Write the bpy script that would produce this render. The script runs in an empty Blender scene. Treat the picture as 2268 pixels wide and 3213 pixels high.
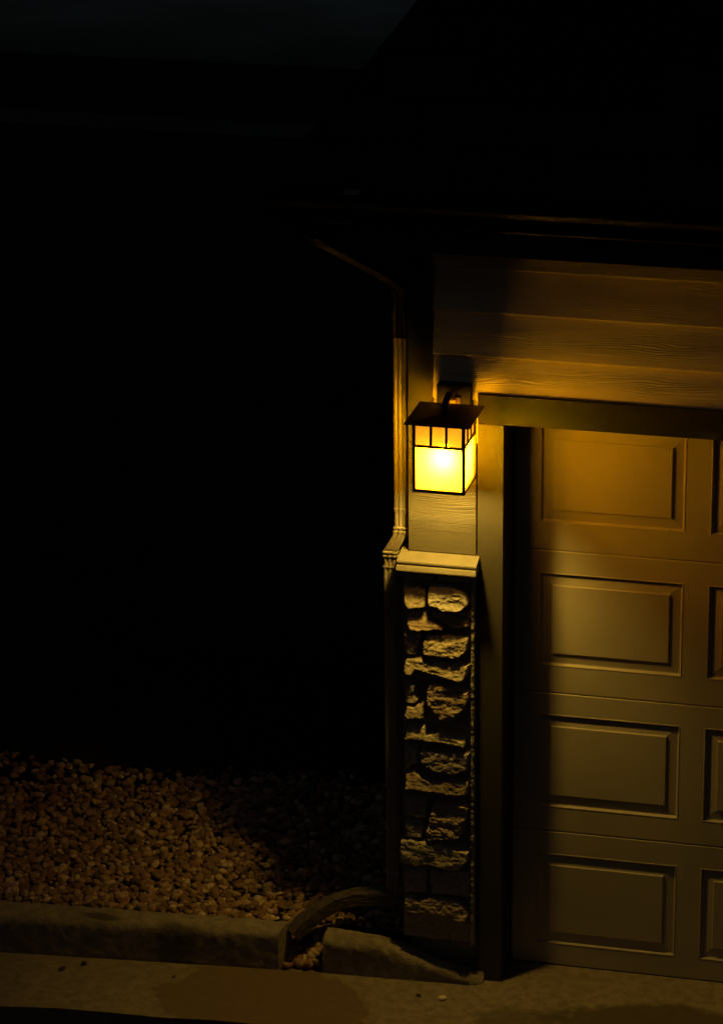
import bpy, math, random
import numpy as np
from mathutils import Vector, Matrix
sc = bpy.context.scene
C = sc.collection
rnd = random.Random(7)
rng = np.random.default_rng(11)

# ------------------------------------------------------------------ camera
FPX = 10958.7
yaw, pit, roll = (math.radians(a) for a in (-14.0936, 20.7901, -0.5953))
fwd = Vector((math.sin(yaw)*math.cos(pit), math.cos(yaw)*math.cos(pit), -math.sin(pit)))
r0 = Vector((math.cos(yaw), -math.sin(yaw), 0)); u0 = r0.cross(fwd)
rt = r0*math.cos(roll) + u0*math.sin(roll); up = -r0*math.sin(roll) + u0*math.cos(roll)
cam = bpy.data.cameras.new('camera'); cam_o = bpy.data.objects.new('camera', cam); C.objects.link(cam_o)
M = Matrix.Identity(4)
for i in range(3):
    M[i][0], M[i][1], M[i][2] = rt[i], up[i], -fwd[i]
M[0][3], M[1][3], M[2][3] = 2.30758519, -10.79963954, 5.97705474
cam_o.matrix_world = M
cam.sensor_fit = 'HORIZONTAL'; cam.sensor_width = 36; cam.lens = 36*FPX/2268
cam.clip_start = 0.1; cam.clip_end = 3000
sc.camera = cam_o

# ------------------------------------------------------------------ night sky
w = bpy.data.worlds.new('World'); sc.world = w; w.use_nodes = True
nt = w.node_tree
sky = nt.nodes.new('ShaderNodeTexSky'); sky.sky_type = 'NISHITA'; sky.sun_disc = False
sky.sun_elevation = math.radians(-2); sky.sun_rotation = math.radians(40)
nt.nodes['Background'].inputs['Strength'].default_value = 0.09
nt.links.new(sky.outputs[0], nt.nodes['Background'].inputs['Color'])
sc.view_settings.view_transform = 'Standard'; sc.view_settings.look = 'None'
sc.view_settings.exposure = 0; sc.view_settings.gamma = 1

PANE = (9.5, 3.7, 0.008)      # light leaving the amber lower panes
UPPER = (.40, 0.16, 0.008)     # the upper lights are denser glass
BULB = (1.0, 0.605, 0.08); BULB_S = 870.0

# ------------------------------------------------------------------ helpers
class MB:
    def __init__(s): s.v = []; s.f = []; s.sm = []
    def add(s, vs, fs, smooth=False):
        b = len(s.v); s.v += [tuple(p) for p in vs]
        for f in fs: s.f.append([i+b for i in f]); s.sm.append(smooth)
    def box(s, x0, y0, z0, x1, y1, z1, c=0.0):
        if c <= 0:
            vs = [(x, y, z) for z in (z0, z1) for y in (y0, y1) for x in (x0, x1)]
            s.add(vs, [(0,2,3,1),(4,5,7,6),(0,1,5,4),(2,6,7,3),(0,4,6,2),(1,3,7,5)]); return
        # chamfered box: three insets, convex hull of 24 points
        import bmesh
        bm = bmesh.new()
        for x, sx in ((x0,1),(x1,-1)):
            for y, sy in ((y0,1),(y1,-1)):
                for z, sz in ((z0,1),(z1,-1)):
                    bm.verts.new((x, y+sy*c, z+sz*c)); bm.verts.new((x+sx*c, y, z+sz*c)); bm.verts.new((x+sx*c, y+sy*c, z))
        r = bmesh.ops.convex_hull(bm, input=bm.verts)
        bmesh.ops.dissolve_limit(bm, angle_limit=0.02, verts=bm.verts, edges=bm.edges)
        bmesh.ops.recalc_face_normals(bm, faces=bm.faces)
        bm.verts.index_update()
        s.add([v.co[:] for v in bm.verts], [[v.index for v in f.verts] for f in bm.faces]); bm.free()
    def prism_x(s, prof, x0, x1, cap=True):      # prof: closed list of (y,z)
        n = len(prof)
        vs = [(x0, y, z) for y, z in prof] + [(x1, y, z) for y, z in prof]
        fs = [(i, (i+1) % n, n+(i+1) % n, n+i) for i in range(n)]
        if cap: fs += [tuple(range(n))[::-1], tuple(range(n, 2*n))]
        s.add(vs, fs)
    def loft(s, rings, smooth=False, cap0=True, cap1=True):
        n = len(rings[0]); vs = [p for r in rings for p in r]; fs = []
        for k in range(len(rings)-1):
            for i in range(n):
                a, b = k*n+i, k*n+(i+1) % n
                fs.append((a, b, b+n, a+n))
        s.add(vs, fs, smooth)
        if cap0: s.add(rings[0], [tuple(range(n))[::-1]])
        if cap1: s.add(rings[-1], [tuple(range(n))])
    def build(s, name, mat, parent=None, fixn=True):
        me = bpy.data.meshes.new(name); me.from_pydata(s.v, [], s.f)
        me.polygons.foreach_set('use_smooth', s.sm)
        if fixn:
            import bmesh
            bm = bmesh.new(); bm.from_mesh(me); bmesh.ops.recalc_face_normals(bm, faces=bm.faces); bm.to_mesh(me); bm.free()
        me.update(); me.materials.append(mat)
        o = bpy.data.objects.new(name, me); C.objects.link(o)
        if parent: o.parent = parent
        return o
def mesh_np(name, V, F, mat, parent=None, smooth=True):
    me = bpy.data.meshes.new(name); k = F.shape[1]
    me.vertices.add(len(V)); me.vertices.foreach_set('co', V.astype(np.float32).ravel())
    me.loops.add(F.size); me.loops.foreach_set('vertex_index', F.astype(np.int32).ravel())
    me.polygons.add(len(F)); me.polygons.foreach_set('loop_start', np.arange(0, F.size, k, dtype=np.int32))
    me.polygons.foreach_set('use_smooth', np.full(len(F), smooth))
    me.update(calc_edges=True); me.validate(); me.materials.append(mat)
    o = bpy.data.objects.new(name, me); C.objects.link(o)
    if parent: o.parent = parent
    return o
def empty(name):
    o = bpy.data.objects.new(name, None); C.objects.link(o); o.empty_display_size = .1
    return o
def tag(o, label=None, cat=None, group=None, kind=None):
    if label: o['label'] = label
    if cat: o['category'] = cat
    if group: o['group'] = group
    if kind: o['kind'] = kind
    return o
def vnoise(x, y, seed=0):                        # smooth 2-D value noise, numpy
    xi = np.floor(x).astype(np.int64); yi = np.floor(y).astype(np.int64)
    fx, fy = x-xi, y-yi; fx = fx*fx*(3-2*fx); fy = fy*fy*(3-2*fy)
    def h(a, b):
        n = (a*374761393 + b*668265263 + seed*974634541) & 0xffffffff
        n = ((n ^ (n >> 13))*1274126177) & 0xffffffff
        return ((n ^ (n >> 16)) & 0xffff)/65535.0
    return (h(xi,yi)*(1-fx)+h(xi+1,yi)*fx)*(1-fy) + (h(xi,yi+1)*(1-fx)+h(xi+1,yi+1)*fx)*fy
def fbm(x, y, o=4, seed=0):
    t = 0; a = .5
    for k in range(o): t = t + a*(vnoise(x*2**k, y*2**k, seed+k)-.5); a *= .5
    return t

# ------------------------------------------------------------------ materials
def mat(name, col, rough=.6, metal=0., spec=.3):
    m = bpy.data.materials.new(name); m.use_nodes = True
    p = m.node_tree.nodes['Principled BSDF']
    p.inputs['Base Color'].default_value = (*col, 1); p.inputs['Roughness'].default_value = rough
    p.inputs['Metallic'].default_value = metal; p.inputs['Specular IOR Level'].default_value = spec
    return m
class N:
    def __init__(s, m): s.t = m.node_tree; s.p = s.t.nodes['Principled BSDF']
    def n(s, t, **k):
        o = s.t.nodes.new(t)
        for a, v in k.items():
            if hasattr(o, a): setattr(o, a, v)
        return o
    def l(s, a, b): s.t.links.new(a, b)
    def pos(s, scale=(1,1,1)):
        tc = s.n('ShaderNodeTexCoord'); mp = s.n('ShaderNodeMapping'); mp.inputs['Scale'].default_value = scale
        s.l(tc.outputs['Object'], mp.inputs[0]); return mp.outputs[0]
    def noise(s, vec, scale, detail=4, rough=.55):
        o = s.n('ShaderNodeTexNoise'); o.inputs['Scale'].default_value = scale; o.inputs['Detail'].default_value = detail
        o.inputs['Roughness'].default_value = rough; s.l(vec, o.inputs['Vector']); return o.outputs[0]
    def ramp(s, fac, stops):
        o = s.n('ShaderNodeValToRGB'); e = o.color_ramp.elements
        while len(e) < len(stops): e.new(.5)
        for k, (p, c) in enumerate(stops):
            e[k].position = p; e[k].color = (*c, 1) if len(c) == 3 else c
        s.l(fac, o.inputs[0]); return o.outputs[0]
    def math(s, op, a, b=None, c=None):
        o = s.n('ShaderNodeMath'); o.operation = op
        for k, v in enumerate((a, b, c)):
            if v is None: continue
            if isinstance(v, (int, float)): o.inputs[k].default_value = v
            else: s.l(v, o.inputs[k])
        return o.outputs[0]
    def mix(s, fac, a, b):
        o = s.n('ShaderNodeMix'); o.data_type = 'RGBA'
        if isinstance(fac, (int, float)): o.inputs[0].default_value = fac
        else: s.l(fac, o.inputs[0])
        for k, v in ((6, a), (7, b)):
            if isinstance(v, tuple): o.inputs[k].default_value = (*v, 1)
            else: s.l(v, o.inputs[k])
        return o.outputs[2]
    def bump(s, h, dist, strength=1., prev=None):
        o = s.n('ShaderNodeBump'); o.inputs['Distance'].default_value = dist; o.inputs['Strength'].default_value = strength
        s.l(h, o.inputs['Height'])
        if prev: s.l(prev, o.inputs['Normal'])
        return o.outputs[0]
    def normal(s, b): s.l(b, s.p.inputs['Normal'])
    def color(s, c): s.l(c, s.p.inputs['Base Color'])

PAINT = (.82, .745, .55)
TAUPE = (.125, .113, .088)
def grain_mat(name, col, axis='x', amt=1.0, seed=0.):
    """painted board embossed with a wavy cedar grain that runs along one axis"""
    m = mat(name, col, .52, 0, .35); n = N(m)
    tc = n.n('ShaderNodeTexCoord'); mp = n.n('ShaderNodeMapping'); mp.inputs['Location'].default_value = (seed, seed*1.7, seed*.37)
    n.l(tc.outputs['Object'], mp.inputs[0])
    along = (2.6, 2.6, 17.) if axis == 'x' else (17., 17., 2.6)
    m1 = n.n('ShaderNodeMapping'); m1.inputs['Scale'].default_value = along; n.l(mp.outputs[0], m1.inputs[0])
    n1 = n.noise(m1.outputs[0], 1.0, 2.0, .45)
    sep = n.n('ShaderNodeSeparateXYZ'); n.l(mp.outputs[0], sep.inputs[0])
    cross = sep.outputs[2] if axis == 'x' else sep.outputs[0]
    ph = n.math('MULTIPLY_ADD', cross, 1050., n.math('MULTIPLY', n1, 62.))
    lines = n.math('POWER', n.math('ABSOLUTE', n.math('SINE', n.math('MULTIPLY', ph, .5))), .45)
    m2 = n.n('ShaderNodeMapping'); m2.inputs['Scale'].default_value = (1.7, 1.7, 10.) if axis == 'x' else (10., 10., 1.7); n.l(mp.outputs[0], m2.inputs[0])
    mask = n.ramp(n.noise(m2.outputs[0], 1.0, 2., .5), [(.44, (.03,)*3), (.66, (1,)*3)])
    h = n.math('MULTIPLY', lines, mask)
    b = n.bump(h, .0028*amt, 1.0)
    m3 = n.n('ShaderNodeMapping'); m3.inputs['Scale'].default_value = (40, 40, 150) if axis == 'x' else (150, 150, 40); n.l(mp.outputs[0], m3.inputs[0])
    b = n.bump(n.noise(m3.outputs[0], 1.0, 3.), .0010*amt, 1.0, b)
    n.normal(b)
    c = n.ramp(n.noise(n.pos(), 6., 4.), [(.3, tuple(v*.86 for v in col)), (.7, col)])
    n.color(c)
    return m
M_siding = grain_mat('painted_siding', PAINT, 'x', 1.35, 3.1)
M_panel = grain_mat('painted_panel_board', TAUPE, 'x', 2.0, 9.4)
M_trim = grain_mat('painted_trim', tuple(v*.64 for v in TAUPE), 'z', .28, 5.); M_trim.node_tree.nodes['Principled BSDF'].inputs['Specular IOR Level'].default_value = .12
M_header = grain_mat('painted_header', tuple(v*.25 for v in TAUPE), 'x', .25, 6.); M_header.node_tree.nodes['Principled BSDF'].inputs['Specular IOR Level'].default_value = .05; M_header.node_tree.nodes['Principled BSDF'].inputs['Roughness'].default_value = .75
M_door = mat('door_paint', (.40, .35, .275), .42, 0, .4); n = N(M_door)
n.normal(n.bump(n.noise(n.pos((1, 1, .25)), 420., 2.), .00025)); n.color(n.ramp(n.noise(n.pos(), 3.5, 5.), [(.3, (.39, .34, .25)), (.7, (.45, .395, .295))]))
M_spout = mat('painted_aluminium', (.40, .355, .27), .38, 0, .5); n = N(M_spout)
n.color(n.ramp(n.noise(n.pos((1, 1, .3)), 22., 5.), [(.3, (.235, .208, .155)), (.62, (.26, .23, .172))])); n.normal(n.bump(n.noise(n.pos((1,1,.7)), 18., 2.), .0008))
M_ledge = mat('ledge_stone', (.50, .45, .36), .6); n = N(M_ledge); n.normal(n.bump(n.noise(n.pos(), 130., 4.), .0008))
n.color(n.ramp(n.noise(n.pos(), 16., 5.), [(.32, (.15, .135, .105)), (.66, (.19, .172, .135))]))
M_mortar = mat('mortar', (.36, .33, .27), .9, 0, .1); n = N(M_mortar); n.normal(n.bump(n.noise(n.pos(), 190., 5., .65), .004))
n.color(n.ramp(n.noise(n.pos(), 70., 5.), [(.3, (.26, .235, .19)), (.7, (.42, .385, .31))]))
M_found = mat('foundation_concrete', (.22, .20, .17), .9, 0, .1); n = N(M_found); n.normal(n.bump(n.noise(n.pos(), 60., 5.), .004))
def stone_mat(k, a, b, cc):
    m = mat('field_stone', b, .88, 0, .15); n = N(m)
    v = n.pos((1, 1, 1.7))
    c1 = n.ramp(n.noise(v, 34.+k, 6., .6), [(.28, a), (.5, b), (.74, cc)])
    c2 = n.mix(n.ramp(n.noise(v, 120., 3.), [(.45, (0,)*3), (.7, (.55,)*3)]), c1, tuple(x*.55 for x in a))
    n.color(c2)
    bb = n.bump(n.noise(v, 95., 6., .65), .0022)
    n.normal(bb); return m
STONES = [stone_mat(0, (.34,.31,.25), (.52,.48,.40), (.66,.61,.51)), stone_mat(5, (.31,.26,.18), (.50,.43,.30), (.62,.54,.38)),
          stone_mat(9, (.28,.215,.16), (.45,.35,.25), (.58,.47,.35)), stone_mat(13, (.25,.21,.19), (.42,.365,.32), (.55,.485,.42))]
M_bronze = mat('dark_bronze', (.055, .034, .018), .5, .55, .4); n = N(M_bronze)
n.color(n.ramp(n.noise(n.pos(), 60., 5.), [(.3, (.045, .028, .014)), (.7, (.085, .052, .027))])); n.normal(n.bump(n.noise(n.pos(), 350., 3.), .0004))
M_roof = mat('asphalt_shingle', (.022, .021, .022), .95, 0, .1); n = N(M_roof)
br = n.n('ShaderNodeTexBrick'); br.inputs['Scale'].default_value = 1; br.inputs['Brick Width'].default_value = .3; br.inputs['Row Height'].default_value = .14
br.inputs['Mortar Size'].default_value = .006; br.inputs['Color1'].default_value = (.014,.014,.015,1); br.inputs['Color2'].default_value = (.028,.026,.026,1); br.inputs['Mortar'].default_value = (.006,.006,.006,1)
n.l(n.pos(), br.inputs['Vector']); n.color(br.outputs[0]); n.normal(n.bump(n.noise(n.pos(), 240., 3.), .003))
M_gutter = mat('brown_gutter', (.014, .008, .005), .6, 0, .2)
M_fascia = mat('fascia_paint', (.06, .045, .035), .6)
M_soffit = mat('soffit_paint', (.12, .10, .08), .7)
M_conc = mat('driveway_concrete', (.4, .35, .28), .85, 0, .2); n = N(M_conc)
tc = n.n('ShaderNodeTexCoord'); P = tc.outputs['Object']
big = n.noise(P, 1.6, 6., .6); fine = n.noise(P, 26., 6., .65)
base = n.ramp(big, [(.25, (.23, .19, .14)), (.5, (.31, .26, .195)), (.8, (.37, .31, .24))])
base = n.mix(n.ramp(fine, [(.34, (.7,)*3), (.6, (0,)*3)]), base, (.16, .125, .09))
def ellipse(cx, cy, rx, ry, wob, edge, nz):
    mp = n.n('ShaderNodeMapping'); mp.vector_type = 'POINT'
    mp.inputs['Location'].default_value = (-cx/rx, -cy/ry, 0); mp.inputs['Scale'].default_value = (1/rx, 1/ry, 0)
    n.l(P, mp.inputs[0])
    ln = n.n('ShaderNodeVectorMath'); ln.operation = 'LENGTH'; n.l(mp.outputs[0], ln.inputs[0])
    d = n.math('ADD', ln.outputs['Value'], n.math('MULTIPLY', n.math('SUBTRACT', nz, .5), wob))
    return n.ramp(d, [(max(0, .8-edge), (1,)*3), (.8, (0,)*3)])
nz1 = n.noise(P, 5.5, 6., .6); nz2 = n.noise(P, 3.2, 7., .65)
st = ellipse(-.70, -.33, .47, .34, .75, .035, nz1)               # run-off stain under the drain pipe
base = n.mix(n.math('MULTIPLY', st, n.math('MULTIPLY_ADD', big, .5, .55)), base, (.17, .112, .06))
oil = ellipse(.72, -.20, .62, .225, .9, .16, nz2)                # old oil stain before the door
base = n.mix(n.math('MULTIPLY', oil, .8), base, (.085, .066, .048))
oil2 = ellipse(.20, -.28, .22, .16, 1.1, .2, nz2)
base = n.mix(n.math('MULTIPLY', oil2, .6), base, (.11, .085, .062))
n.color(base); base = n.mix(n.ramp(n.noise(P, 210., 2., .5), [(.30, (.6,)*3), (.42, (0,)*3)]), base, (.10, .08, .06)); n.color(base)
n.normal(n.bump(fine, .006, 1., n.bump(n.noise(P, 170., 4.), .0016)))
M_curb = mat('curb_concrete', (.4, .35, .27), .88, 0, .15); n = N(M_curb)
tc = n.n('ShaderNodeTexCoord'); P = tc.outputs['Object']
cb = n.ramp(n.noise(P, 9., 7., .62), [(.28, (.22, .185, .14)), (.5, (.33, .285, .21)), (.75, (.39, .335, .255))])
cb = n.mix(n.math('MULTIPLY', ellipse(-1.07, -.13, .14, .055, .9, .4, n.noise(P, 7., 4.)), .7), cb, (.06, .05, .04))
cb = n.mix(n.math('MULTIPLY', ellipse(-1.36, -.115, .12, .03, .9, .3, n.noise(P, 8., 4.)), .85), cb, (.06, .05, .04))
pit_ = n.ramp(n.noise(P, 150., 3., .5), [(.30, (0,)*3), (.40, (1,)*3)])
cb = n.mix(n.ramp(n.noise(P, 30., 6., .65), [(.36, (.55,)*3), (.58, (0,)*3)]), cb, (.16, .13, .095))
n.color(cb); n.normal(n.bump(pit_, .003, .8, n.bump(n.noise(P, 60., 6., .68), .006)))
M_asphalt = mat('dark_asphalt', (.012, .011, .011), .9, 0, .1); n = N(M_asphalt); n.normal(n.bump(n.noise(n.pos(), 90., 4.), .006))  # near-black colour for the open ground sheet
n.color(n.ramp(n.noise(n.pos(), 40., 5.), [(.3, (.007,.0065,.006)), (.75, (.018,.016,.014))]))
M_lawn = mat('dark_lawn', (.012, .02, .010), .95, 0, .05); n = N(M_lawn)
n.color(n.ramp(n.noise(n.pos(), .8, 8., .65), [(.3, (.006,.009,.008)), (.7, (.022,.034,.024))])); n.normal(n.bump(n.noise(n.pos(), 60., 5.), .03))
M_street = mat('street_concrete', (.30, .31, .29), .9); n = N(M_street); sx = n.n('ShaderNodeSeparateXYZ'); n.l(n.pos(), sx.inputs[0])
dirt = n.ramp(n.math('ADD', n.math('MULTIPLY_ADD', sx.outputs[1], .22, -2.75), n.math('MULTIPLY', n.noise(n.pos(), .9, 6.), .5)), [(.28, (0,)*3), (.95, (1,)*3)])  # mask: lawn-dark colour at the near edge, blending into the street colour
n.color(n.mix(dirt, (.015, .022, .018), n.ramp(n.noise(n.pos(), .45, 6.), [(.3, (.17,.22,.19)), (.7, (.33,.42,.36))])))
M_walk = mat('sidewalk_concrete', (.08, .085, .08), .9); n = N(M_walk); n.color(n.ramp(n.noise(n.pos(), 1.1, 6.), [(.4, (.015,.022,.018)), (.75, (.06,.07,.065))]))
M_soil = mat('soil', (.02, .014, .010), .95, 0, .05); n = N(M_soil); n.normal(n.bump(n.noise(n.pos(), 60., 5.), .01))
M_pebble = mat('river_gravel', (.4,.3,.2), .75, 0, .2); n = N(M_pebble)
g = n.n('ShaderNodeNewGeometry')
pc = n.ramp(g.outputs['Random Per Island'], [(0, (.07,.04,.03)), (.16, (.33,.21,.12)), (.30, (.16,.075,.05)), (.46, (.52,.36,.21)), (.58, (.22,.115,.08)), (.74, (.42,.235,.145)), (.9, (.76,.60,.40)), (1, (.10,.07,.06))])
n.l(n.mix(n.ramp(n.noise(n.pos(), 120., 4.), [(.35, (.5,)*3), (.65, (0,)*3)]), pc, (.16,.11,.07)), n.p.inputs['Base Color'])
n.normal(n.bump(n.noise(n.pos(), 160., 3.), .002))
M_drain = mat('drain_plastic', (.10, .08, .06), .55, 0, .35); n = N(M_drain); n.color(n.ramp(n.noise(n.pos(), 45., 5.), [(.3, (.045,.036,.026)), (.7, (.12,.098,.07))])); n.normal(n.bump(n.noise(n.pos(), 60., 4.), .004))
M_jamb = mat('dark_jamb', (.022, .018, .013), .8)
M_black = mat('dark_rubber', (.02, .018, .016), .8)
M_clip = mat('bare_metal_clip', (.55, .55, .52), .35, .8)
M_leaf = mat('dry_leaf', (.08, .05, .025), .9)
M_pale = mat('pale_pebble', (.75, .66, .52), .8)

# amber glass: scatters the bulb's light, glows through its depth
def glass_mat(name, em, tint, k, thru, fwd_=0):
    m = bpy.data.materials.new(name); m.use_nodes = True; t = m.node_tree
    for o in list(t.nodes): t.nodes.remove(o)
    out = t.nodes.new('ShaderNodeOutputMaterial'); ad = t.nodes.new('ShaderNodeAddShader')
    tr = t.nodes.new('ShaderNodeBsdfTranslucent'); tr.inputs[0].default_value = (*tint, 1)
    e = t.nodes.new('ShaderNodeEmission'); e.inputs[1].default_value = 1
    no = t.nodes.new('ShaderNodeTexNoise'); no.inputs['Scale'].default_value = 26; no.inputs['Detail'].default_value = 5
    tc = t.nodes.new('ShaderNodeTexCoord'); t.links.new(tc.outputs['Object'], no.inputs['Vector'])
    r = t.nodes.new('ShaderNodeValToRGB'); r.color_ramp.elements[0].position = .3; r.color_ramp.elements[1].position = .7
    r.color_ramp.elements[0].color = (*[v*(1-k) for v in em], 1); r.color_ramp.elements[1].color = (*[v*(1+k) for v in em], 1)
    t.links.new(no.outputs[0], r.inputs[0]); t.links.new(r.outputs[0], e.inputs[0])
    tp = t.nodes.new('ShaderNodeBsdfTransparent'); tp.inputs[0].default_value = (*thru, 1); a2 = t.nodes.new('ShaderNodeAddShader')
    rf = t.nodes.new('ShaderNodeBsdfRefraction'); rf.inputs['Color'].default_value = (.1, .1, fwd_, 1); rf.inputs['Roughness'].default_value = 1.0; rf.inputs['IOR'].default_value = 1.75
    a0 = t.nodes.new('ShaderNodeAddShader'); t.links.new(tr.outputs[0], a0.inputs[0]); t.links.new(rf.outputs[0], a0.inputs[1])
    t.links.new(a0.outputs[0] if fwd_ else tr.outputs[0], ad.inputs[0]); t.links.new(e.outputs[0], ad.inputs[1])
    t.links.new(ad.outputs[0], a2.inputs[0]); t.links.new(tp.outputs[0], a2.inputs[1]); t.links.new(a2.outputs[0], out.inputs[0])
    return m
M_glass = glass_mat('amber_glass', PANE, (.5, .45, .027), .12, (.27, .172, 0), .02)
M_leftglass = glass_mat('amber_glass_dimmed', tuple(v*.35 for v in PANE), (.4, .35, .03), .12, (.22, .14, 0))  # left pane's glow and tint lowered so less light falls on that side
M_backglass = glass_mat('back_amber_glass', tuple(v*.45 for v in PANE), (.2, .15, .006), .12, (.16, .10, 0))
M_upglass = glass_mat('dense_amber_glass', UPPER, (.036, .0185, .0025), .15, (.04, .026, 0))
M_bulb = bpy.data.materials.new('lit_bulb'); M_bulb.use_nodes = True
t = M_bulb.node_tree; t.nodes.remove(t.nodes['Principled BSDF']); e = t.nodes.new('ShaderNodeEmission')
e.inputs[0].default_value = (*BULB, 1); e.inputs[1].default_value = BULB_S; t.links.new(e.outputs[0], t.nodes['Material Output'].inputs[0])

# ------------------------------------------------------------------ ground
def slab(name, x0, y0, x1, y1, z, m, th=.1, skew=0.):
    b = MB(); b.box(x0, y0, z-th, x1, y1, z); o = b.build(name, m); o['kind'] = 'structure'; return o
slab('ground', -600, -600, 600, 600, -.10, M_asphalt, .2)
b = MB()
xs = np.linspace(-4, 7, 60); fe = lambda x: -.496+.0795*(x+.828)
jit = [.006*math.sin(k*2.3)+.004*math.sin(k*5.1) for k in range(60)]
ft = [(x, fe(x)+j, 0) for x, j in zip(xs, jit)]; bt = [(x, 2.2 if x > 7 else .45, 0) for x in xs]
vs = ft+bt+[(x, y, -.09) for x, y, z in ft]; k = 60
fs = [(i, i+1, k+i+1, k+i) for i in range(k-1)]+[(2*k+i, 2*k+i+1, i+1, i) for i in range(k-1)]
b.add(vs, fs); o = b.build('driveway', M_conc); o['kind'] = 'structure'
b = MB(); b.box(-400, 2.4, -.2, 400, 500, .062); o = b.build('lawn', M_lawn); o['kind'] = 'structure'
slab('sidewalk', -200, 11.0, 200, 11.35, .070, M_walk, .02)
slab('street', -300, 12.95, 300, 24, .074, M_street, .02)
b = MB()
b.add([(-6,-.20,.06),(-.72,-.02,.11),(-.72,2.41,.11),(-6,2.41,.11),(-.715,.14,.11),(-.235,.14,.11),(-.235,2.41,.11),(-.715,2.41,.11),(-.715,.13,-.05),(-.235,.13,-.05)],[(0,1,2,3),(4,5,6,7),(4,8,9,5)])
o = b.build('garden_soil', M_soil); o['kind'] = 'structure'

# ------------------------------------------------------------------ garage
G = empty('garage'); G.location = (0, 0, 0)
tag(G, 'tan garage corner with lap siding, panelled door and stone column base', 'garage')
b = MB()                                        # solid core of the front wall and the house side
b.box(-.232, .062, .16, -.012, .30, 2.99); b.box(-.012, .062, 2.12, 7, .30, 2.99)
b.box(-.232, .30, .06, -.05, 10, 2.99)
b.build('wall', M_soffit, G)
b = MB(); b.box(-.245, .045, -.05, -.004, .30, .165); b.build('foundation', M_found, G)
# lap siding, front: boards with a thick lower edge
b = MB(); z = 2.026
for k in range(7):
    z0 = 2.026+.1530*k; z1 = z0+.176
    x0 = -.154; lo = z0
    prof = lambda x: [(.0080, lo), (.030, lo), (.045, z1), (.0275, z1), (.0035, lo+.005)]
    if k == 0: b.prism_x(prof(0), x0, -.001)
    elif k == 1:
        b.prism_x(prof(0), x0, -.001)
        lo = 2.2038; s_ = (lo-z0)/(z1-z0); b.prism_x([(.0045+.023*s_, lo), (.045, lo), (.045, z1), (.0275, z1)], -.001, 7)
    else: b.prism_x(prof(0), x0, 7)
b.build('siding', M_siding, G)
b = MB(); z = .16
while z < 2.95:                                  # side wall siding, seen edge on
    b.add([(-.243, .02, z), (-.232, .02, z), (-.232, .02, z+.175), (-.2345, .02, z+.175), (-.243, 10, z), (-.232, 10, z), (-.232, 10, z+.175), (-.2345, 10, z+.175)],
          [(0,1,2,3),(4,7,6,5),(0,3,7,4),(0,4,5,1)]); z += .153
b.build('side_siding', M_siding, G)
b = MB(); b.box(-.2400, 0, 2.018, -.1545, .06, 2.96, .002); b.build('corner_board', M_trim, G)
b = MB(); b.box(-.2405, 0, 1.6235, -.0045, .058, 2.016, .002); b.build('panel_board', M_panel, G)
fr = MB(); fr.box(0, 0, -.01, .0895, .024, 2.0995, .002); fr.build('door_casing', M_trim, G)
fr = MB(); fr.box(.002, .0245, -.01, .0890, .30, 2.0995); fr.build('door_jamb', M_jamb, G)
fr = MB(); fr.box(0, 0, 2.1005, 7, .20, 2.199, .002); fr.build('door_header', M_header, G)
fr = MB(); fr.add([(0, -.002, 2.1995), (7, -.002, 2.1995), (7, -.002, 2.2015), (0, -.002, 2.2015), (0, .03, 2.1995), (7, .03, 2.1995), (7, .03, 2.2035), (0, .03, 2.2035)],
       [(0,1,2,3),(3,2,6,7),(0,3,7,4),(1,5,6,2),(4,7,6,5),(0,4,5,1)]); fr.build('drip_flashing', M_fascia, G)

# garage door, four sections of raised panels
D = empty('garage_door'); D.parent = G; D.location = (0, 0, 0)
DY = .17; PX0 = .182; PW = .501; PITCH = .585
def section(z0, z1, pz0, pz1):
    b = MB(); xl, xr = .094, 2.53; DZ = .0015
    z0 += .0010; z1 -= .0010
    # rows of the stile surface
    xs = [xl]
    for k in range(4): xs += [PX0+PITCH*k, PX0+PITCH*k+PW]
    xs.append(xr)
    def q(x0, za, x1, zb, y=DY): b.add([(x0, y, za), (x1, y, za), (x1, y, zb), (x0, y, zb)], [(0,1,2,3)])
    q(xl, z0+.003, xr, pz0); q(xl, pz1, xr, z1-.003)
    for i in range(0, len(xs), 2): q(xs[i], pz0, xs[i+1], pz1)
    # rounded tongue edges and return
    for za, zb, s in ((z0+.003, z0, -1), (z1-.003, z1, 1)):
        b.add([(xl, DY, za), (xr, DY, za), (xr, DY+.003, zb), (xl, DY+.003, zb), (xr, DY+.035, zb), (xl, DY+.035, zb)], [(0,1,2,3),(3,2,4,5)])
    b.add([(xl, DY, z0), (xl, DY, z1), (xl, DY+.035, z1), (xl, DY+.035, z0)], [(0,1,2,3)])
    for k in range(4):
        a = PX0+PITCH*k; c = a+PW
        L = [(0, 0), (.0015, -.0012), (.004, -.0012), (.0055, .003), (.009, .0100), (.011, .0105), (.0445, .0055), (.0465, .0048), (.0485, .0005), (.050, 0)]
        rings = []
        for ins, dep in L:
            rings.append([(a+ins, DY+dep, pz0+ins), (c-ins, DY+dep, pz0+ins), (c-ins, DY+dep, pz1-ins), (a+ins, DY+dep, pz1-ins)])
        for r0_, r1_ in zip(rings, rings[1:]):
            b.add(r0_+r1_, [(i, (i+1) % 4, 4+(i+1) % 4, 4+i) for i in range(4)])
        b.add(rings[-1], [(0,1,2,3)])
    return b.build('door_section', M_door, D)
for z0, z1, p0, p1 in ((-.002, .531, .083, .443), (.531, 1.064, .623, .983), (1.064, 1.597, 1.165, 1.515), (1.597, 2.13, 1.698, 2.048)):
    section(z0, z1, p0, p1)
b = MB(); b.box(.094, DY-.002, -.008, 2.53, DY+.03, .004); b.build('weather_seal', M_black, D)

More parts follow.
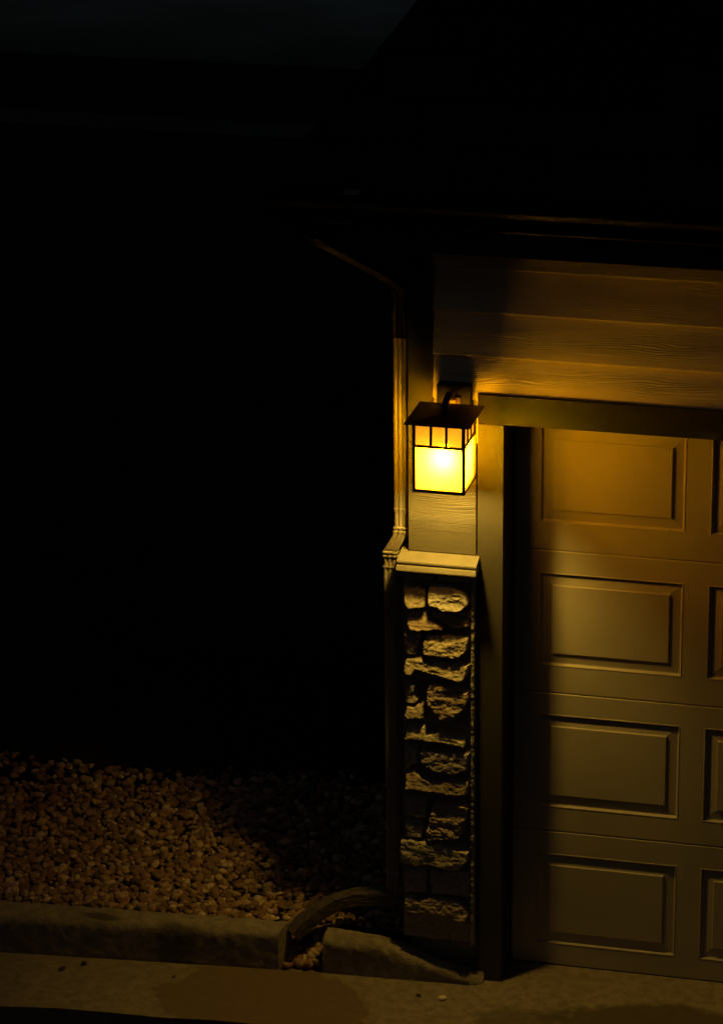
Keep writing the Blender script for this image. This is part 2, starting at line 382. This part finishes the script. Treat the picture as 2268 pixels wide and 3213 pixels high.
# ledge cap over the stone
b = MB()
b.prism_x([(.06, 1.6235), (-.001, 1.6215), (-.058, 1.6065), (-.060, 1.6035), (-.060, 1.5985), (-.054, 1.5945), (-.0565, 1.5915), (-.066, 1.5895), (-.0725, 1.5775), (-.0725, 1.574), (-.058, 1.571), (.06, 1.571)], -.267, .0085)
b.build('ledge_cap', M_ledge, G)

# stone column: a fine height field cut into stones and mortar
SC = empty('stone_column'); SC.parent = G; SC.location = (0, 0, 0)
F_ = FPX; cxp, cyp = 1134., 1606.5; CAMP = np.array([2.30758519, -10.79963954, 5.97705474])
rt_, up_, fw_ = np.array(rt), np.array(up), np.array(fwd)
def outl(oy, pts, y=-.05):                       # measured outline -> metres on the column's face
    out = []
    for a, c in pts:
        d = (1200+a/5.1033-cxp)*rt_ - (oy+c/5.1033-cyp)*up_ + F_*fw_
        p = CAMP + d*(y-CAMP[1])/d[1]; out.append((p[0], p[2]))
    return np.array(out)
# oy, outline, protrusion, tilt(+ = foot leans out), roughness, material
SPEC = [
 (1700, [(300,490),(820,500),(825,655),(400,665),(315,655)], .034, 0, .8, 3), (1700, [(850,500),(1400,510),(1400,690),(850,660)], .030, 0, .8, 1),
 (1700, [(310,740),(600,715),(690,760),(690,1060),(560,1085),(400,1090),(330,980)], .046, .016, .8, 1),
 (1700, [(730,720),(900,695),(1160,755),(1300,820),(1385,950),(1370,1050),(1250,1120),(1000,1130),(880,1060),(710,1050),(705,850)], .060, .012, 1.1, 0),
 (1700, [(360,1180),(640,1115),(710,1170),(750,1260),(960,1370),(970,1440),(690,1450),(450,1445),(370,1350)], .043, .02, .7, 2),
 (1700, [(760,1165),(1380,1130),(1385,1400),(1180,1425),(1000,1370),(790,1250)], .033, .004, .9, 2),
 (1700, [(680,1505),(1380,1540),(1385,1640),(1345,1780),(1250,1860),(1150,1915),(1050,1870),(760,1845),(640,1855),(615,1700)], .053, .008, 1.3, 1),
 (1700, [(320,1500),(620,1490),(560,1640),(530,1720),(520,1840),(340,1840)], .030, -.01, .8, 3),
 (1700, [(360,1880),(560,1865),(650,1910),(760,1970),(880,1935),(1380,1990),(1340,2200),(1250,2265),(950,2190),(700,2110),(520,2070),(480,2155),(390,2155),(315,2080)], .051, .014, 1.1, 1),
 (2100, [(760,220),(980,235),(1060,290),(1230,330),(1300,380),(1375,390),(1355,560),(1290,690),(1100,835),(980,855),(850,770),(780,650),(695,595),(695,330)], .055, .010, 1.15, 2),
 (2100, [(330,230),(540,250),(520,330),(490,420),(590,530),(480,590),(345,550)], .030, -.008, .8, 3),
 (2100, [(360,590),(480,600),(560,560),(655,530),(660,810),(400,805),(340,740)], .045, .014, .8, 1),
 (2100, [(385,930),(685,935),(705,1060),(900,1005),(1040,1050),(1150,1110),(1320,1160),(1320,1265),(1200,1245),(1000,1215),(640,1165),(480,1140),(320,1155)], .052, .014, 1.1, 1),
 (2100, [(620,1295),(1040,1330),(1380,1365),(1350,1660),(1100,1715),(800,1650),(690,1600),(600,1500),(575,1350)], .052, -.002, .9, 3),
 (2100, [(330,1240),(545,1290),(560,1560),(340,1630)], .028, -.01, .8, 0),
 (2100, [(345,1690),(500,1645),(640,1735),(760,1800),(1370,1805),(1380,1890),(1345,2045),(1000,2030),(700,1970),(345,1945)], .052, .006, .7, 2),
 (2500, [(830,115),(1340,135),(1375,220),(1335,390),(1310,500),(1290,610),(1200,695),(690,725),(685,560),(740,400),(765,180)], .050, .004, 2.0, 2),
 (2500, [(320,60),(700,50),(700,370),(560,370),(330,310)], .034, 0, .9, 3), (2500, [(340,400),(650,400),(640,690),(350,680)], .034, 0, .9, 3),
 (2500, [(280,715),(450,680),(700,745),(980,795),(1380,895),(1380,1060),(1210,1205),(1050,1200),(830,1130),(660,1120),(420,1110),(265,1050),(258,850)], .060, -.002, 1.0, 1),
 (2500, [(330,1190),(700,1190),(690,1570),(350,1560)], .030, 0, .9, 3), (2500, [(730,1220),(1380,1240),(1380,1650),(1150,1620),(760,1590)], .030, 0, 1., 3),
 (2500, [(335,1615),(440,1630),(560,1680),(700,1655),(740,1610),(860,1640),(1100,1670),(1250,1735),(1345,1840),(1370,1930),(1330,2020),(1200,2030),(1080,1950),(700,1910),(340,1870)], .052, .0, 1.5, 2),
]
XA, XB, ZA, ZB, HS = -.262, -.0035, .150, 1.572, .0021
gx = np.arange(XA, XB+HS/2, HS); gz = np.arange(ZA, ZB+HS/2, HS)
X, Z = np.meshgrid(gx, gz)
wx = X+.011*fbm(X*55, Z*55, 4, 3); wz = Z+.011*fbm(X*55, Z*55, 4, 8)
Hh = np.full(X.shape, .006)+.006*fbm(X*60, Z*60, 4, 21)
Hh = Hh+.028*np.clip((X+.0215+.004*fbm(X*30, Z*30, 3, 91))/.008, 0, 1)+.008*fbm(X*90, Z*90, 3, 61)*(X > -.022)
ID = np.full(X.shape, -1)
for si, (oy, pts, pr, tilt, rg, mi) in enumerate(SPEC):
    pr = .052+(pr-.052)*.5; tilt = .0045+.45*tilt
    P = outl(oy, pts); n_ = len(P)
    inside = np.zeros(X.shape, bool); dist = np.full(X.shape, 9.)
    for i in range(n_):
        x1, z1 = P[i]; x2, z2 = P[(i+1) % n_]
        cond = ((z1 > wz) != (z2 > wz)); xx = (x2-x1)*(wz-z1)/((z2-z1) if abs(z2-z1) > 1e-9 else 1e-9)+x1
        inside ^= cond & (wx < xx)
        t_ = np.clip(((wx-x1)*(x2-x1)+(wz-z1)*(z2-z1))/((x2-x1)**2+(z2-z1)**2+1e-12), 0, 1)
        dist = np.minimum(dist, np.hypot(wx-x1-t_*(x2-x1), wz-z1-t_*(z2-z1)))
    e_ = np.clip(dist/.0075, 0, 1); e_ = np.sqrt(1-(1-e_)**2)
    zm = P[:,1].mean(); zh = max(.02, (P[:,1].max()-P[:,1].min())/2)
    a_, c_ = math.cos(si*1.7)*.35, 1.0
    u_ = X*30; v_ = Z*62+X*30*a_
    rough = .026*fbm(u_*.8, v_*.7, 3, 31+si)                           # layered split face
    crag = .012*(np.abs(fbm(X*48, Z*80, 4, 77+si))*2-.25)
    facet = .010*np.round(fbm(X*26, Z*50, 2, 50+si)*5)/5
    h = .004+(pr-.004)*e_ + (tilt*(zm-Z)/zh + (.45*rg*(rough+facet) - .4*rg*crag))*np.clip(dist/.006, 0, 1)
    m_ = inside & (h > Hh)
    Hh = np.where(m_, h, Hh); ID = np.where(m_, si, ID)
V = np.stack([X, -Hh, Z], -1)
nz_, nx_ = X.shape
idx = np.arange(nz_*nx_).reshape(nz_, nx_)
quads = np.stack([idx[:-1,:-1], idx[:-1,1:], idx[1:,1:], idx[1:,:-1]], -1).reshape(-1, 4)
qid = np.maximum.reduce([ID[:-1,:-1], ID[:-1,1:], ID[1:,1:], ID[1:,:-1]]).reshape(-1)
Vf = V.reshape(-1, 3)
# rim returns to the wall
rim = np.concatenate([idx[0], idx[1:,-1], idx[-1,-2::-1], idx[-2:0:-1,0]])
rv = Vf[rim].copy(); rv[:,1] = .06
Vall = np.concatenate([Vf, rv]); k0 = len(Vf); m_ = len(rim)
ri = np.arange(m_); rq = np.stack([rim[(ri+1) % m_], rim, k0+ri, k0+(ri+1) % m_], -1)
rid = np.maximum(ID.reshape(-1)[rim], ID.reshape(-1)[rim[(ri+1) % m_]])
quads = np.concatenate([quads, rq]); qid = np.concatenate([qid, rid])
for si in range(-1, len(SPEC)):
    q_ = quads[qid == si]
    if not len(q_): continue
    us, inv = np.unique(q_, return_inverse=True)
    mesh_np('stone' if si >= 0 else 'mortar', Vall[us], inv.reshape(-1, 4), STONES[SPEC[si][5]] if si >= 0 else M_mortar, SC)

# roof, gutter, eaves
EZ = 3.0
R = MB(); a = .61; p = .83; T = 4.6
E0 = (-.60, -.43, EZ); E1 = (12, -.43, EZ); H0 = (-.60+a*T, -.43+T, EZ+p*T); H1 = (12-a*T, -.43+T, EZ+p*T); B0 = (-.60, -.43+2*T, EZ); B1 = (12, -.43+2*T, EZ)
dn = lambda q: (q[0], q[1], q[2]-.03)
R.add([E0, E1, H1, H0, B0, B1], [(0,1,2,3), (0,3,4), (1,5,2), (3,2,5,4)]); R.add([E0, E1, B1, B0, dn(E0), dn(E1), dn(B1), dn(B0)], [(0,4,5,1),(1,5,6,2),(2,6,7,3),(3,7,4,0),(4,7,6,5)])
roof = R.build('roof', M_roof, G)
b = MB(); b.box(-.585, -.33, 2.785, 11.9, -.31, 2.969); b.box(-.585, -.309, 2.785, -.565, 8.6, 2.969); b.build('fascia', M_fascia, roof)
b = MB(); b.box(-.564, -.309, 2.80, 11.9, .00, 2.812); b.box(-.564, .001, 2.80, -.236, 8.6, 2.812); b.build('soffit', M_soffit, roof)
g0 = [(-.332, 2.885), (-.402, 2.885), (-.408, 2.893), (-.412, 2.925), (-.420, 2.940), (-.436, 2.952), (-.448, 2.962), (-.452, 2.972), (-.446, 2.976), (-.446, 2.984), (-.457, 2.990), (-.459, 2.998), (-.455, 3.003), (-.448, 3.0025), (-.446, 2.995), (-.440, 2.975), (-.410, 2.945), (-.400, 2.895), (-.338, 2.892), (-.336, 2.99), (-.332, 2.99)]
b = MB(); b.prism_x(g0, -.60, 11.9); gut = b.build('gutter', M_gutter, roof)
b = MB(); b.box(-.335, -.47, 3.004, -.285, -.36, 3.0075, .001); b.build('gutter_hanger', M_clip, gut)

# downspout
def spout_profile(wd, dp):                       # ribbed rectangular section
    pts = []
    for k in range(13): t_ = k/12; pts.append((-wd/2+wd*t_, -dp/2-(.0022 if k % 4 in (1, 2) else 0)*(0 < k < 12)))
    for k in range(1, 9): t_ = k/8; pts.append((wd/2+(.0015 if k % 4 in (1, 2) else 0)*(k < 8), -dp/2+dp*t_))
    for k in range(1, 13): t_ = k/12; pts.append((wd/2-wd*t_, dp/2))
    for k in range(1, 8): t_ = k/8; pts.append((-wd/2, dp/2-dp*t_))
    return pts
def spout(b, path, wd=.045, dp=.066):
    b.loft([[(cx+px, cy+py, cz) for px, py in spout_profile(wd*s, dp*s)] for cx, cy, cz, s in [(p_[0], p_[1], p_[2]-.026, p_[3]) for p_ in path]])
DS = empty('downspout'); DS.parent = G; DS.location = (0, 0, 0)
UX, LX, SY, SL = -.2725, -.3130, .056, .068
b = MB(); spout(b, [(UX, SY, 1.788, 1), (UX, SY, 2.405, 1)]); b.build('pipe', M_spout, DS)
b = MB(); spout(b, [(UX, SY, 2.400, 1.07), (UX, SY, 2.545, 1.07), (UX-.010, SY-.018, 2.585, 1.04), (UX-.035, SY-.065, 2.625, 1.0), (-.44, -.27, 2.80, 1), (-.466, -.35, 2.85, 1), (-.470, -.37, 2.913, 1)])
b.build('elbow', M_gutter, DS)
b = MB(); spout(b, [(UX, SY, 1.717, .93), (UX, SY, 1.772, .95), (UX, SY, 1.786, 1.07), (UX, SY, 1.790, 1.07), (UX, SY, 1.7915, .95)]); b.build('pipe', M_spout, DS)
b = MB()
spout(b, [(UX, SY, 1.7235, .9), (UX, SY, 1.722, 1.10), (UX-.0005, SY, 1.7165, 1.12), (UX-.001, SY, 1.7145, .98), (UX-.0015, SY, 1.709, .98), (UX-.0015, SY, 1.707, 1.10), (UX-.002, SY, 1.701, 1.10), (UX-.003, SY, 1.699, 1.02),
          (UX-.006, SY, 1.688, 1.03), (LX+.008, SL-.006, 1.638, 1.08), (LX+.003, SL-.003, 1.628, 1.08), (LX+.002, SL-.002, 1.6265, 1.2), (LX+.001, SL-.002, 1.6215, 1.2), (LX, SL, 1.6195, 1.02), (LX, SL, 1.6135, 1.02), (LX, SL, 1.612, 1.18), (LX, SL, 1.607, 1.18), (LX, SL, 1.605, 1.0), (LX, SL, 1.56, .94)])
b.build('elbow', M_spout, DS)
b = MB(); spout(b, [(LX, SL, 1.5695, .96), (LX, SL, 1.5705, 1.13), (LX, SL, 1.5665, 1.13), (LX, SL, 1.565, 1), (LX, SL, .742, 1), (LX, SL, .740, 1.08), (LX, SL, .734, 1.08), (LX, SL, .732, .96), (LX, SL, .33, .96)]); b.build('pipe', M_spout, DS)
# drain extension: rectangular tube that bends over the kerb gap, open mouth
path = [Vector(q) for q in ((-.313, .068, .36), (-.315, .068, .30), (-.335, .068, .262), (-.390, .074, .251), (-.455, .072, .242), (-.525, .055, .222), (-.583, .030, .192), (-.632, .000, .153), (-.668, -.028, .116))]
def tube_ring(k, wd, ht, tw=0):
    d = (path[min(k+1, len(path)-1)]-path[max(k-1, 0)]).normalized()
    side = Vector((0, 1, 0)); side = (side-d*side.dot(d)).normalized()
    if k >= 5:
        hz = Vector((d.y, -d.x, 0)).normalized()
        side = (hz*-1 if hz.y < 0 else hz)
        side = (side-d*side.dot(d)).normalized()
    n_ = d.cross(side).normalized()
    out = []
    for i in range(20):
        an = 2*math.pi*(i+.5)/20; c_, s_ = math.cos(an), math.sin(an)
        m_ = max(abs(c_), abs(s_))**.97
        j = 1+.03*math.sin(i*1.9+k*2.1)
        out.append(path[k]+side*(c_/m_*wd/2*j)+n_*(s_/m_*ht/2*j))
    return [tuple(q) for q in out]
b = MB(); K = len(path)
outer = [tube_ring(k, .064, .046) for k in range(K)]; inner = [tube_ring(k, .058, .040) for k in range(K)]
b.loft(outer, False, True, False); b.loft(inner, True, False, False)
b.add(outer[-1]+inner[-1], [(i, (i+1) % 20, 20+(i+1) % 20, 20+i) for i in range(20)])
b.build('drain_extension', M_drain, DS)

# ------------------------------------------------------------------ wall lantern
LX0, LX1, LY0, LY1 = -.164, .013, -.262, -.080
LZ0, LZ1, LR0, LR1 = 1.937, 2.180, 2.0945, 2.1025
L = empty('wall_lantern'); L.location = (0, 0, 0)
tag(L, 'lit bronze craftsman lantern with glowing amber glass on the garage wall', 'lantern')
b = MB(); b.box(-.1340, -.026, 2.06, -.0185, .052, 2.2395, .003); b.build('mounting_block', M_header, L)
b = MB(); b.box(-.100, -.033, 2.11, -.051, -.0265, 2.20, .002)
pk = [(-.171, 2.184), (-.172, 2.200), (-.166, 2.213), (-.150, 2.2215), (-.122, 2.229), (-.097, 2.2335), (-.079, 2.231), (-.061, 2.221), (-.046, 2.202), (-.036, 2.175), (-.033, 2.15)]
rg_ = []
for i, (y, z) in enumerate(pk):
    y0, z0 = pk[max(0, i-1)]; y1, z1 = pk[min(len(pk)-1, i+1)]; d = math.hypot(y1-y0, z1-z0); ny, nz2_ = -(z1-z0)/d*.0025, (y1-y0)/d*.0025
    rg_.append([(-.0755-.0105, y-ny, z-nz2_), (-.0755+.0105, y-ny, z-nz2_), (-.0755+.0105, y+ny, z+nz2_), (-.0755-.0105, y+ny, z+nz2_)])
b.loft(rg_); b.build('arm', M_bronze, L)
b = MB()
cx_, cy_ = (LX0+LX1)/2, (LY0+LY1)/2
hx, hy = .1105, .1185; zz = LZ1
b.loft([[(cx_-hx, cy_-hy, zz), (cx_+hx, cy_-hy, zz), (cx_+hx, cy_+hy, zz), (cx_-hx, cy_+hy, zz)],
        [(cx_-hx, cy_-hy, zz+.003), (cx_+hx, cy_-hy, zz+.003), (cx_+hx, cy_+hy, zz+.003), (cx_-hx, cy_+hy, zz+.003)],
        [(cx_-.03, cy_-.03, zz+.009), (cx_+.03, cy_-.03, zz+.009), (cx_+.03, cy_+.03, zz+.009), (cx_-.03, cy_+.03, zz+.009)]])
b.build('lid', M_bronze, L)
b = MB(); pw = .0105
for x in (LX0, LX1-pw):
    for y in (LY0, LY1-pw): b.box(x, y, LZ0, x+pw, y+pw, LZ1-.0003)
def ring(b, z0, z1, t_):
    b.box(LX0+pw+.0003, LY0+.0012, z0, LX1-pw-.0003, LY0+.0012+t_, z1); b.box(LX0+pw+.0003, LY1-.0012-t_, z0, LX1-pw-.0003, LY1-.0012, z1)
    b.box(LX0+.0012, LY0+pw+.0003, z0, LX0+.0012+t_, LY1-pw-.0003, z1); b.box(LX1-.0012-t_, LY0+pw+.0003, z0, LX1-.0012, LY1-pw-.0003, z1)
ring(b, LZ0, LZ0+.011, .009); ring(b, LR0, LR1, .006); ring(b, LZ1-.007, LZ1-.0006, .006)
ix0, ix1 = LX0+pw, LX1-pw; iy0, iy1 = LY0+pw, LY1-pw
for k in (1, 2):
    xm = ix0+(ix1-ix0)*k/3; ym = iy0+(iy1-iy0)*k/3
    b.box(xm-.0042, LY0+.0016, LR1+.0003, xm+.0042, LY0+.0066, LZ1-.0073); b.box(xm-.0042, LY1-.0066, LR1+.0003, xm+.0042, LY1-.0016, LZ1-.0073)
    b.box(LX0+.0016, ym-.0042, LR1+.0003, LX0+.0066, ym+.0042, LZ1-.0073); b.box(LX1-.0066, ym-.0042, LR1+.0003, LX1-.0016, ym+.0042, LZ1-.0073)
b.build('frame', M_bronze, L)
gi = .0078
for nm, z0, z1, m in (('lower_pane', LZ0+.004, LR0+.003, M_glass), ('upper_pane', LR1-.003, LZ1-.004, M_upglass)):
    for c4 in (((ix0-.003, LY0+gi), (ix1+.003, LY0+gi)), ((ix1+.003, LY1-gi), (ix0-.003, LY1-gi)), ((LX0+gi, iy1+.003), (LX0+gi, iy0-.003)), ((LX1-gi, iy0-.003), (LX1-gi, iy1+.003))):
        (xa, ya), (xb, yb) = c4
        b = MB(); b.add([(xa, ya, z0), (xb, yb, z0), (xb, yb, z1), (xa, ya, z1)], [(0,1,2,3)]); b.build(nm, M_backglass if ya == yb == LY1-gi else M_leftglass if xa == xb == LX0+gi and m is M_glass else m, L, False)
# bulb: lathe
def lathe(b, prof, cx, cy, seg=20):
    b.loft([[(cx+r*math.cos(2*math.pi*i/seg), cy+r*math.sin(2*math.pi*i/seg), z) for i in range(seg)] for r, z in prof], True)
BZ = 2.034
b = MB(); lathe(b, [(.004, BZ-.0305), (.014, BZ-.027), (.024, BZ-.0175), (.030, BZ-.003), (.0295, BZ+.008), (.025, BZ+.021), (.018, BZ+.032), (.0135, BZ+.042), (.013, BZ+.050)], cx_, cy_); bulb = b.build('bulb', M_bulb, L)
b = MB(); lathe(b, [(.0145, BZ+.0503), (.0145, BZ+.08), (.02, BZ+.0805), (.02, LZ1-.0006)], cx_, cy_); b.build('socket', M_bronze, bulb)

# ------------------------------------------------------------------ curbs
def curb_mesh(name, xs, sec, seed, skew=False):
    rings = []
    for i, x in enumerate(xs):
        yb, yf, yq, h = sec(x)
        pr = [(yb+.01, -.06), (yb, max(.001, h*.35)), (yb-.002, h-.006), (yb-.010, h)]
        for k in range(1, 9): t_ = k/9; pr.append((yb-.010+(yf+.022-yb+.010)*t_, h+.0025*math.sin(t_*3)))
        pr += [(yf+.014, h-.0025), (yf+.004, h-.0075), (yf-.004, h-.015), (yf-.0085, h-.025), (yf-.010, h-.036)]
        for k in range(1, 7): t_ = k/7; pr.append((yf-.010+(yq-yf+.010)*t_, (h-.036)*(1-t_)))
        pr += [(yq-.004, -.06)]
        r_ = []
        for j, (y, z) in enumerate(pr):
            q = float(fbm(np.array(x*38.), np.array(j*1.1), 4, seed))*.008; q2 = float(fbm(np.array(x*30.+40), np.array(j*.9), 4, seed+5))*.008
            edge = 1.8 if j in (2, 3, 12, 13, 14, 15, 16) else 1
            r_.append((x+q2*.4+(.30*(y-yf) if i == len(xs)-1 and skew else 0), y+q*edge, z+q2*edge*(1 if z > 0 else 0)))
        rings.append(r_)
    b = MB(); b.loft(rings, True); return b.build(name, M_curb)
ln = lambda x, p0, p1: p0[1]+(p1[1]-p0[1])*(x-p0[0])/(p1[0]-p0[0])
c1 = curb_mesh('curb', np.concatenate([np.linspace(-4, -2, 30), np.linspace(-1.98, -.703, 110)]),
   lambda x: (ln(x, (-1.76, -.068), (-.70, .004)), ln(x, (-1.72, -.176), (-.70, -.080)), ln(x, (-1.72, -.182), (-.70, -.085)), .154), 3, True)
tag(c1, 'long straight concrete curb holding back the gravel bed', 'curb')
def sec2(x):
    h = np.interp(x, [-.56, -.34, -.30, -.16, 0, .022, .030], [.140, .134, .122, .074, .036, .032, .024])
    yb = np.interp(x, [-.56, -.33, -.1, .03], [.022, .014, .022, .008]); yf = np.interp(x, [-.56, -.33, 0, .05], [-.068, -.060, -.036, -.012])
    yq = np.interp(x, [-.56, -.3, 0, .05], [-.072, -.064, -.042, -.022]); return yb, yf, yq, float(h)
c2 = curb_mesh('curb', np.linspace(-.545, .030, 90), sec2, 17)
tag(c2, 'short broken curb end tapering down to the driveway below the stone column', 'curb')

# ------------------------------------------------------------------ gravel
import bmesh
bm = bmesh.new(); bmesh.ops.create_icosphere(bm, subdivisions=2, radius=1); bm.verts.index_update()
IV = np.array([v.co[:] for v in bm.verts]); IF = np.array([[v.index for v in f.verts] for f in bm.faces]); bm.free()
bm = bmesh.new(); bmesh.ops.create_icosphere(bm, subdivisions=1, radius=1); bm.verts.index_update()
JV = np.array([v.co[:] for v in bm.verts]); JF = np.array([[v.index for v in f.verts] for f in bm.faces]); bm.free()
def rotm(a, b_, c):
    ca, sa, cb_, sb, cc, s_c = math.cos(a), math.sin(a), math.cos(b_), math.sin(b_), math.cos(c), math.sin(c)
    return np.array([[ca,-sa,0],[sa,ca,0],[0,0,1]])@np.array([[cb_,0,sb],[0,1,0],[-sb,0,cb_]])@np.array([[1,0,0],[0,cc,-s_c],[0,s_c,cc]])
def pebble(size, hi=True):
    V = IV if hi else JV
    d = rng.normal(size=(3, 3)); off = rng.uniform(0, 6.3, 3)
    r = 1+.13*np.sin(V@d[0]*1.6+off[0])+.10*np.sin(V@d[1]*2.4+off[1])
    s_ = np.array([rng.uniform(.85, 1.35), rng.uniform(.7, 1.0), rng.uniform(.45, .8)])*size
    P = V*r[:,None]; P = np.sign(P)*np.abs(P)**rng.uniform(.62, 1.0)
    return (P*s_)@rotm(rng.uniform(0, 6.3), rng.normal()*.35, rng.normal()*.35).T
def gravel(name, items):
    Vs, Fs, k = [], [], 0
    for x, y, z, s_, hi in items:
        P = pebble(s_, hi)+np.array([x, y, z]); Vs.append(P); Fs.append((IF if hi else JF)+k); k += len(P)
    return mesh_np(name, np.concatenate(Vs), np.concatenate(Fs), M_pebble)
items = []
yb = lambda x: ln(x, (-1.76, -.068), (-.70, .004)) if x < -.69 else .10
y = -.16
while y < 2.1:
    x = -3.0
    while x < -.26:
        X_, Y_ = x+rng.uniform(-.012, .012), y+rng.uniform(-.012, .012)
        if Y_ > yb(X_)+.012 and rng.uniform(0, 1) < np.interp(Y_+.35*max(0, -1.3-X_), [.50, 1.05, 1.25, 1.9], [1, .7, .0, .0]):  # stones thin out leftwards, dark soil standing in for dimmer light
            near = X_ > -2.2 and Y_ < 1.5
            items.append((X_, Y_, .122+.022*(math.sin(X_*3.1)*math.sin(Y_*2.7+1))+rng.uniform(-.006, .010)+.03*min(1, max(0, Y_-.1)), rng.choice([.007, .0095, .013, .0165, .021], p=[.18, .30, .30, .16, .06]), near))
        x += .0212
    y += .0205
for k in range(2300):                             # a looser top layer
    X_, Y_ = rng.uniform(-2.4, -.3), -.08+1.2*rng.uniform(0, 1)**1.6
    if Y_ > yb(X_)+.012: items.append((X_, Y_, .135+.022*(math.sin(X_*3.1)*math.sin(Y_*2.7+1))+.03*min(1, max(0, Y_-.1)), rng.uniform(.009, .0205), True))
g1 = gravel('gravel_bed', items); tag(g1, 'tan and brown river gravel in the bed behind the long curb', 'gravel', None, 'stuff')
items = []
for k in range(110):
    X_ = rng.uniform(-.69, -.56); Y_ = rng.uniform(-.075, .20)
    items.append((X_, Y_, .010+max(0, (Y_+.04))*.42+rng.uniform(0, .012)+max(0, X_+.63)*.25, rng.uniform(.013, .022), True))
g2 = gravel('gravel_spill', items); tag(g2, 'loose gravel spilling through the gap between the two curbs', 'gravel', None, 'stuff')
def lone(name, x, y, s_, m, label, cat, flat=1., z=0.):
    P = pebble(s_); P[:,2] *= flat; P[:,2] -= P[:,2].min(); P += np.array([x, y, z+.0005])
    tag(mesh_np(name, P, IF, m), label, cat)
lone('pebble', -.085, -.173, .0135, M_pale, 'pale lone pebble on the driveway before the tapered curb end', 'pebble')
lone('clod', -1.462, -.257, .013, M_leaf, 'dark crumb of dirt on the driveway, leftmost of two by the long curb', 'dirt', .6)
lone('clod', -1.397, -.205, .011, M_leaf, 'dark crumb of dirt closest to the face of the long curb', 'dirt', .6)
lone('clod', -1.055, -.225, .007, M_leaf, 'tiny dark crumb at the edge of the brown water stain', 'dirt', .6)
lone('clod', -.172, -.167, .008, M_leaf, 'tiny dark crumb beside the pale lone pebble', 'dirt', .6)
lone('pebble', -.545, .113, .015, M_pebble, 'single stone perched behind the broken curb end under the drain pipe', 'pebble', 1., .085)
